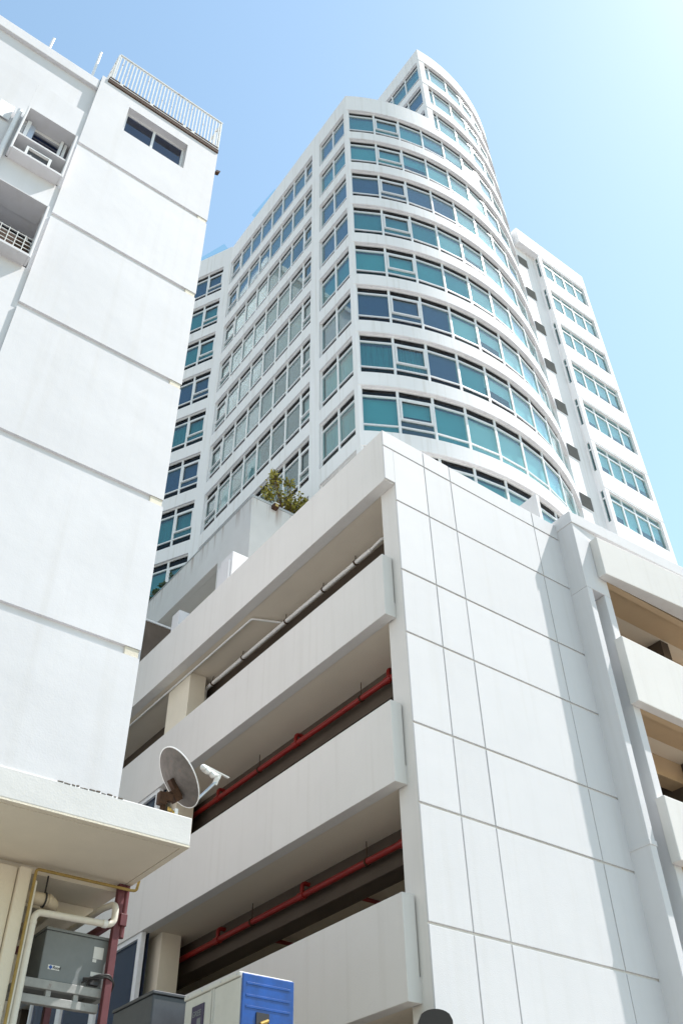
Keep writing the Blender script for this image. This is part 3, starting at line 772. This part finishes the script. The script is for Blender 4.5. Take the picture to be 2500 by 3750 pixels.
# air conditioner in the hood
ac = thing('window_air_conditioner', LBH((.72, 11.0, 19.58)), 'old window air conditioner with peeling grey front in the box under the window', 'air conditioner')
m = MB(LBH)
m.box(.45, .50, 10.84, 11.27, 19.578, 19.97); m.box(.93, .985, 10.84, 11.27, 19.578, 19.97); m.box(.501, .929, 10.84, 11.27, 19.935, 19.97); m.box(.501, .929, 10.84, 11.27, 19.578, 19.6)
m.build('casing', 'whiteplastic', ac)
m = MB(LBH); m.box(.502, .928, 10.90, 10.95, 19.602, 19.933); m.build('coil_screen', 'acdark', ac)
m = MB(LBH); m.box(.56, .60, 10.893, 10.899, 19.78, 19.795); m.obox((.85, 10.89, 19.66), (.05, 0, .015), (0, .004, 0), (0, 0, .012)); m.build('peeling_label', 'paper', ac)

# canopy slab over the ground floor
canopy = thing('entrance_canopy', LB((4, 12, 6.55)), 'thick plaster canopy slab under the old block carrying the dish', 'canopy')
m = MB(LB); m.box(-8, 5.65, 10.775, 16, 6.572, 6.953); m.build('slab', 'canopy', canopy, bevel=.012)
for b in ((-8, 5.65, 10.775, 10.868), (5.56, 5.65, 10.87, 16)):
    m = MB(LB); m.box(*b, 6.548, 6.5715); m.build('soffit_border', 'cream', canopy)
m = MB(LB); m.box(-8, 5.545, 10.885, 12.52, 6.548, 6.5715); m.build('soffit_panel', 'cream', canopy)
m = MB(LB); m.box(-8, 5.545, 12.54, 16, 6.46, 6.5715); m.build('soffit_panel', 'cream', canopy)
rc = random.Random(11); m = MB(LB); x = 3.72
while x < 4.62:                       # broken mortar where wall and slab meet
    w = rc.uniform(.03, .12); m.obox((x+w/2, 10.785, 6.957 + rc.uniform(-.008, .006)), (w/2, 0, rc.uniform(-.005, .003)), (0, .012, 0), (0, 0, rc.uniform(.003, .009))); x += w + rc.uniform(0, .03)
m.build('cracked_joint', 'cladding', canopy)['kind'] = 'stuff'

# ground floor under the canopy
lbox('lower_wall', 'cream', -8, 3.99, 12.42, 12.7, 0, 6.46, bevel=.01)
lbox('lower_pier', 'cream', 4.0, 4.17, 12.36, 12.9, 0, 6.459, bevel=.012)
lbox('back_wall', 'cream', 4.18, 5.3, 15.2, 15.5, 0, 6.459, bevel=0)
lbox('side_partition', 'dark', 4.18, 4.3, 13.0, 15.2, 0, 6.0, bevel=0)
lbox('ceiling_beam', 'cream', 4.3, 5.5, 13.3, 13.5, 6.30, 6.459, bevel=.01)

# steel stand with the condenser
stand = thing('steel_stand', LB((5.5, 12.5, 0)), 'maroon and grey steel stand holding the grey condenser', 'stand')
for nm, b, mt in (('post', (5.46, 5.56, 12.41, 12.50, -.17, 6.545), 'purple'), ('post', (5.46, 5.56, 14.4, 14.5, -.17, 6.45), 'purple'), ('beam', (5.47, 5.55, 12.503, 14.397, 6.02, 6.12), 'purple'), ('beam', (4.2, 5.455, 14.41, 14.49, 6.02, 6.12), 'purple'),
                  ('rail', (4.35, 5.58, 12.512, 12.62, 5.08, 5.19), 'steel'), ('rail', (4.35, 5.455, 12.515, 12.6, 4.9, 5.0), 'steel'), ('rail', (4.35, 5.58, 13.2, 13.3, 5.08, 5.19), 'steel'), ('cross_rail', (5.47, 5.56, 12.63, 13.19, 5.08, 5.188), 'steel'), ('cross_rail', (4.36, 4.46, 12.63, 13.19, 5.08, 5.188), 'steel'), ('strut', (4.72, 4.79, 12.53, 12.6, 5.002, 5.078), 'steel'), ('strut', (5.1, 5.17, 12.53, 12.6, 5.002, 5.078), 'steel')):
    m = MB(LB); m.box(*b); m.build(nm, mt, stand, bevel=.006)
cond = thing('condenser_unit', LB((5.05, 12.9, 5.19)), 'square grey condenser with paper labels on the maroon stand', 'condenser')
m = MB(LB); m.box(4.585, 5.50, 12.54, 13.35, 5.19, 5.80); m.build('cabinet', 'acgrey', cond, bevel=.012)
m = MB(LB); m.box(4.575, 5.51, 12.53, 13.36, 5.803, 5.84); m.build('lid', 'acgrey', cond, bevel=.008)
for b in ((5.285, 5.425, 12.536, 12.539, 5.55, 5.70), (5.285, 5.34, 12.536, 12.539, 5.505, 5.545), (5.285, 5.44, 12.536, 12.539, 5.33, 5.385)):
    m = MB(LB); m.box(*b); m.build('paper_label', 'paper', cond)
m = MB(LB); m.box(4.69, 4.85, 12.536, 12.539, 5.325, 5.38); pl = m.build('maker_plate', 'paper', cond)
m = MB(LB); m.obox((4.725, 12.5345, 5.352), (.014, 0, .014), (0, .001, 0), (-.014, 0, .014)); m.build('maker_mark', 'inkblue', cond)
def text(name, s, mat, parent, loc, size, rot, off=.0):
    cu = bpy.data.curves.new(name, 'FONT'); cu.body = s; cu.size = size; cu.extrude = .0008; cu.offset = off; cu.shear = .12
    cu.materials.append(M[mat])
    tmp = bpy.data.objects.new(name, cu); col.objects.link(tmp)
    me = bpy.data.meshes.new_from_object(tmp.evaluated_get(bpy.context.evaluated_depsgraph_get()))
    bpy.data.objects.remove(tmp); me.name = name
    if not me.materials: me.materials.append(M[mat])
    o = bpy.data.objects.new(name, me); col.objects.link(o)
    if parent: o.parent = parent; o.location = Vector(loc) - OFF[parent.name]
    o.rotation_euler = rot; return o
text('maker_name', 'Ruud', 'ink', cond, LQ(4.755, 12.535, 5.337), .046, (pi/2, 0, 0), .0012)
m = MB(LB)
for k in range(5):
    q = random.Random(k); m.tube(fillet([(5.2+q.uniform(-.05,.05), 12.5, 5.2+.02*k), (5.33, 12.42, 5.30+q.uniform(-.03,.03)), (5.5, 12.40, 5.33+q.uniform(-.03,.03)), (5.6, 12.43, 5.25), (5.56, 12.5, 5.08)], .05), .012, 6)
m.build('cable_loom', 'black', cond, smooth=True)
m = MB(LB); m.box(5.27, 5.4, 12.47, 12.53, 5.21, 5.31); m.build('switch_box', 'ink', cond, bevel=.004)

# pipes under the canopy
def lpipe(name, label, mat, run, r, extra=()):
    t = thing(name, LB(run[0]), label, 'pipe')
    m = MB(LB); m.tube(fillet(run, r*2.4), r, 14); m.build('pipe_run', mat, t, smooth=True)
    for a, b, rr, mt in extra:
        m = MB(LB); m.tube([a, b], rr, 14); m.build('coupling', mt, t, smooth=True)
    return t
lpipe('waste_pipe', 'white waste pipe running level above the grey condenser', 'pvc', [(4.31, 12.35, 2.5), (4.31, 12.35, 5.92), (5.43, 12.35, 5.95), (5.43, 12.35, 6.24), (5.36, 12.6, 6.24), (5.36, 14.5, 6.24)], .045,
      [((4.31, 12.35, 5.76), (4.31, 12.35, 5.80), .052, 'pvc'), ((5.27, 12.35, 5.945), (5.33, 12.35, 5.947), .054, 'whiteplastic')])
lpipe('fat_drain_pipe', 'fat stained drain pipe hung just below the canopy ceiling', 'pvcold', [(4.19, 12.5, 6.14), (4.62, 12.5, 6.14), (4.66, 13.0, 6.12), (4.66, 15.0, 6.1)], .085,
      [((4.50, 12.5, 6.14), (4.53, 12.5, 6.14), .092, 'pvcold')])
m = MB(LB); m.tube([(4.44, 12.5, 6.14), (4.46, 12.5, 6.14)], .1, 16); m.tube([(4.45, 12.5, 6.2), (4.45, 12.5, 6.46)], .012, 6)
hg_ = m.build('pipe_hanger', 'black', None, smooth=True); tag(hg_, 'black strap hanger around the fat stained drain pipe', 'hanger')
lpipe('ochre_conduit', 'thin ochre conduit along the inner edge of the canopy soffit', 'gold', [(4.21, 12.33, 4.0), (4.21, 12.33, 6.45), (5.62, 12.35, 6.46), (5.70, 12.35, 6.47), (5.70, 12.3, 6.6)], .02)
lpipe('riser_pipe', 'second thin cream riser pipe beside the lower pier', 'pvc', [(4.235, 12.36, 2.5), (4.235, 12.36, 6.3)], .03)
t = lpipe('maroon_downpipe', 'maroon downpipe stub beside the maroon steel post', 'purple', [(5.60, 12.45, 6.54), (5.60, 12.45, 5.84)], .042, [((5.60, 12.45, 6.12), (5.60, 12.45, 6.16), .052, 'purple')])
m = MB(LB); m.box(5.53, 5.63, 12.37, 12.43, 5.98, 6.14); m.build('junction_box', 'purple', t, bevel=.005)

# satellite dish on the canopy
dishr = thing('satellite_dish', LB((5.42, 11.25, 6.955)), 'weathered satellite dish with white rim on the canopy corner', 'dish')
dc = LQ(5.593, 11.2, 7.70); dnm = Vector((.772, -.104, .627)).normalized()
da = Vector((.635, .099, -.765)); da = (da - dnm*da.dot(dnm)).normalized(); db = dnm.cross(da)
RD = .455*LS; m = MB(); nr, na = 7, 40; rings = []
for side in (0, 1):
    for j in range(nr+1):
        rr = RD*j/nr; dep = -.11*LS*(1-(j/nr)**2) + (0 if side == 0 else .008)
        rings.append([m.pt(dc + dnm*dep + da*rr*cos(2*pi*k/na) + db*rr*.93*sin(2*pi*k/na)) for k in range(na)])
for s_ in (0, nr+1):
    for j in range(nr):
        for k in range(na): m.f.append([rings[s_+j][k], rings[s_+j+1][k], rings[s_+j+1][(k+1)%na], rings[s_+j][(k+1)%na]])
m.build('reflector', 'dish', dishr, smooth=True)
m = MB(); ro = [dc + dnm*.004 + (da*cos(2*pi*k/na) + db*.93*sin(2*pi*k/na))*(RD+.004) for k in range(na+1)]
m.tube(ro, .0085, 6, cap=False); m.build('rim', 'whiteplastic', dishr, smooth=True)
bk = dc - dnm*.10*LS + da*.12
m = MB(); m.obox(bk - dnm*.03 - da*.02, da*.13, db*.05, dnm*.03); m.obox(bk - dnm*.07 + da*.06, da*.08, db*.07, dnm*.05); m.build('bracket', 'rust', dishr, bevel=.006)
m = MB(); m.tube([LQ(5.42, 11.25, 6.955), LQ(5.42, 11.25, 7.36)], .035, 12); m.tube([LQ(5.42, 11.25, 7.33), bk], .03, 10); m.build('mast', 'rust', dishr, smooth=True)
m = MB(); m.obox(LQ(5.38, 11.22, 7.33), (.055, 0, 0), (0, .05, 0), (0, 0, .08)); m.obox(LQ(5.45, 11.2, 7.36), (.07, 0, 0), (0, .04, 0), (0, 0, .05)); m.build('motor', 'rust', dishr, bevel=.012)
m = MB(); m.sphere(LQ(5.48, 11.15, 7.17), .03); m.sphere(LQ(5.55, 11.15, 7.14), .028); m.tube([LQ(5.45, 11.15, 7.2), LQ(5.62, 11.15, 7.12)], .012, 8); m.tube([LQ(5.62, 11.15, 7.15), LQ(5.62, 11.15, 6.96)], .01, 6); m.build('cable_fittings', 'brass', dishr, smooth=True)
m = MB(); m.box(5.55*LS, 5.6*LS, 11.12*LS, 11.18*LS, LB((0,0,7.12))[2], LB((0,0,7.2))[2]); m.build('splitter', 'whiteplastic', dishr)
ae = LQ(6.19, 11.2, 7.79)
m = MB(); m.tube([dc + da*RD*.93, dc + da*RD*.93 + (ae - dc - da*RD*.93)*.5, ae], [.022, .019, .022], 10); m.build('feed_arm', 'galv', dishr, smooth=True)
m = MB(); pa, pb = LQ(5.97, 11.2, 7.985), LQ(6.40, 11.2, 7.905); ux_ = (pb-pa).normalized(); uz_ = Vector((0,-.3,1)); uz_ = (uz_ - ux_*uz_.dot(ux_)).normalized(); uy_ = uz_.cross(ux_)
mid = (pa+pb)/2
m.obox(mid + uz_*.012, ux_*((pb-pa).length/2), uy_*.03, uz_*.008); m.obox(mid - ux_*.05 - uz_*.03, ux_*.13, uy_*.028, uz_*.036); m.obox(ae + uz_*.02, ux_*.03, uy_*.02, uz_*.05)
m.build('feed_plate', 'whiteplastic', dishr, bevel=.003)
for x_, z_ in ((5.95, 7.945), (6.025, 7.905), (6.12, 7.875)):
    m = MB(); c = LQ(x_, 11.17, z_); m.sphere(c, .040, 14, 8, 1.1); m.tube([c, c + (ux_*.7+uz_*.2)*.10], .022, 10); m.build('feed_horn', 'whiteplastic', dishr, smooth=True)

# ------------------------------------------------------------------ machines at the foot of the garage
kiosk = thing('service_kiosk', (4.6, 8.4, 0), 'low flat roofed service kiosk under the outdoor units', 'kiosk')
m = MB(); m.box(3.95, 6.2, 6.7, 10.3-.6, 0, 2.96); m.build('wall', 'cream', kiosk)
m = MB(); m.box(3.9, 6.25, 6.65, 9.75, 2.963, 3.06); m.build('roof', 'concrete', kiosk)
gree = thing('outdoor_unit', (4.4, 7.3, 3.06), 'cream outdoor unit with a bright blue wrapped end', 'air conditioner')
m = MB(); m.box(4.162, 4.664, 6.85, 7.745, 3.06, 3.835); m.build('cabinet', 'acwhite', gree, bevel=.012)
m = MB(); m.box(4.152, 4.67, 6.865, 7.755, 3.838, 3.878); m.build('lid', 'acwhite', gree, bevel=.008)
m = MB(); m.box(4.165, 4.66, 6.826, 6.848, 3.08, 3.86); m.build('blue_end', 'blue', gree, bevel=.008)
for zz in (3.79, 3.70, 3.62): 
    m = MB(); m.box(4.2, 4.62, 6.822, 6.8255, zz-.012, zz+.006); m.build('blue_rib', 'blue', gree, bevel=.003)
m = MB(); m.box(4.30, 4.42, 6.816, 6.8245, 3.42, 3.585); m.build('valve_recess', 'ink', gree)
m = MB(); m.tube([(4.33, 6.80, 3.5), (4.40, 6.80, 3.53)], .014, 8); m.tube([(4.36, 6.80, 3.44), (4.39, 6.81, 3.52)], .01, 8); m.build('valve', 'brass', gree, smooth=True)
for y in (7.25, 7.285): 
    m = MB(); m.box(4.15, 4.1615, y, y+.012, 3.1, 3.83); m.build('side_seam', 'acwhite', gree)
m = MB(); m.box(4.153, 4.161, 7.405, 7.60, 3.58, 3.76); m.build('badge', 'violet', gree)
text('badge_name', 'GREE', 'acgrey', gree, (4.1515, 7.59, 3.675), .062, (pi/2, 0, -pi/2), .001)
m = MB(); m.box(4.1505, 4.1525, 7.44, 7.5, 3.60, 3.655); m.build('badge_mark', 'acgrey', gree)
for y in (6.9, 7.15, 7.45, 7.68):
    m = MB(); m.sphere((4.151, y, 3.858), .006, 6, 4); m.build('screw', 'galv', gree)
dk = thing('dark_outdoor_unit', (4.3, 8.2, 3.06), 'dark grey outdoor unit beside the cream one', 'air conditioner')
m = MB(); m.box(3.97, 4.6, 7.98, 8.75, 3.06, 3.925); m.build('cabinet', 'acdark', dk, bevel=.012)
m = MB(); m.box(3.96, 4.61, 7.97, 8.76, 3.928, 3.955); m.build('lid', 'acdark', dk, bevel=.006)
# hooded lamp low in front of the garage corner
hl = thing('hooded_lamp', (8.55, 9.42, 0), 'black rounded lamp hood at the foot of the white panelled wall', 'lamp')
m = MB()
prof = [(-.21 + .42*k/12, .13*math.sqrt(max(0, 1-((k/12)*2-1)**2))) for k in range(13)]
a = Vector((8.55, 9.42, 4.60)); rd = Vector((.80, -.60, 0)); bd = Vector((.6, .8, 0))
f_ = [m.pt(a + rd*x_ + Vector((0,0,h_))) for x_, h_ in prof]; b2 = [m.pt(a + rd*x_ + bd*.35 + Vector((0,0,h_+.03))) for x_, h_ in prof]
for k in range(12): m.f.append([f_[k], f_[k+1], b2[k+1], b2[k]])
lo_ = [m.pt(a + rd*x_ + Vector((0,0,-.4))) for x_ in (-.21, .21)] + [m.pt(a + rd*x_ + bd*.35 + Vector((0,0,-.4))) for x_ in (.21, -.21)]
m.f.append(f_ + [lo_[1], lo_[0]]); m.f.append(b2[::-1] + [lo_[3], lo_[2]]); m.f.append([f_[0], b2[0], lo_[3], lo_[0]]); m.f.append([f_[12], b2[12], lo_[2], lo_[1]]); m.f.append(lo_)
m.build('hood', 'brownblack', hl, smooth=True)
m = MB(); m.tube([tuple(a + bd*.17 - Vector((0,0,.4))), (a.x+bd.x*.17, a.y+bd.y*.17, 0)], .05, 12); m.build('post', 'brownblack', hl, smooth=True)

# white slab block behind the old one; the tower's windows mirror it
nb = thing('neighbour_block', (-2, 46, 0), 'plain white slab block hidden behind the old block, mirrored in the tower windows', 'building')
m = MB(); m.box(-9, 6, 36, 60, 0, 66); m.build('wall', 'tower', nb)
for zz in range(4, 66, 3):
    m = MB(); m.box(6.0, 6.03, 36.02, 59.98, zz, zz+.06); m.build('storey_line', 'coping', nb)
m = MB(); m.box(-9.2, 6.2, 35.8, 60.2, 66.002, 66.6); m.build('parapet', 'tower', nb)
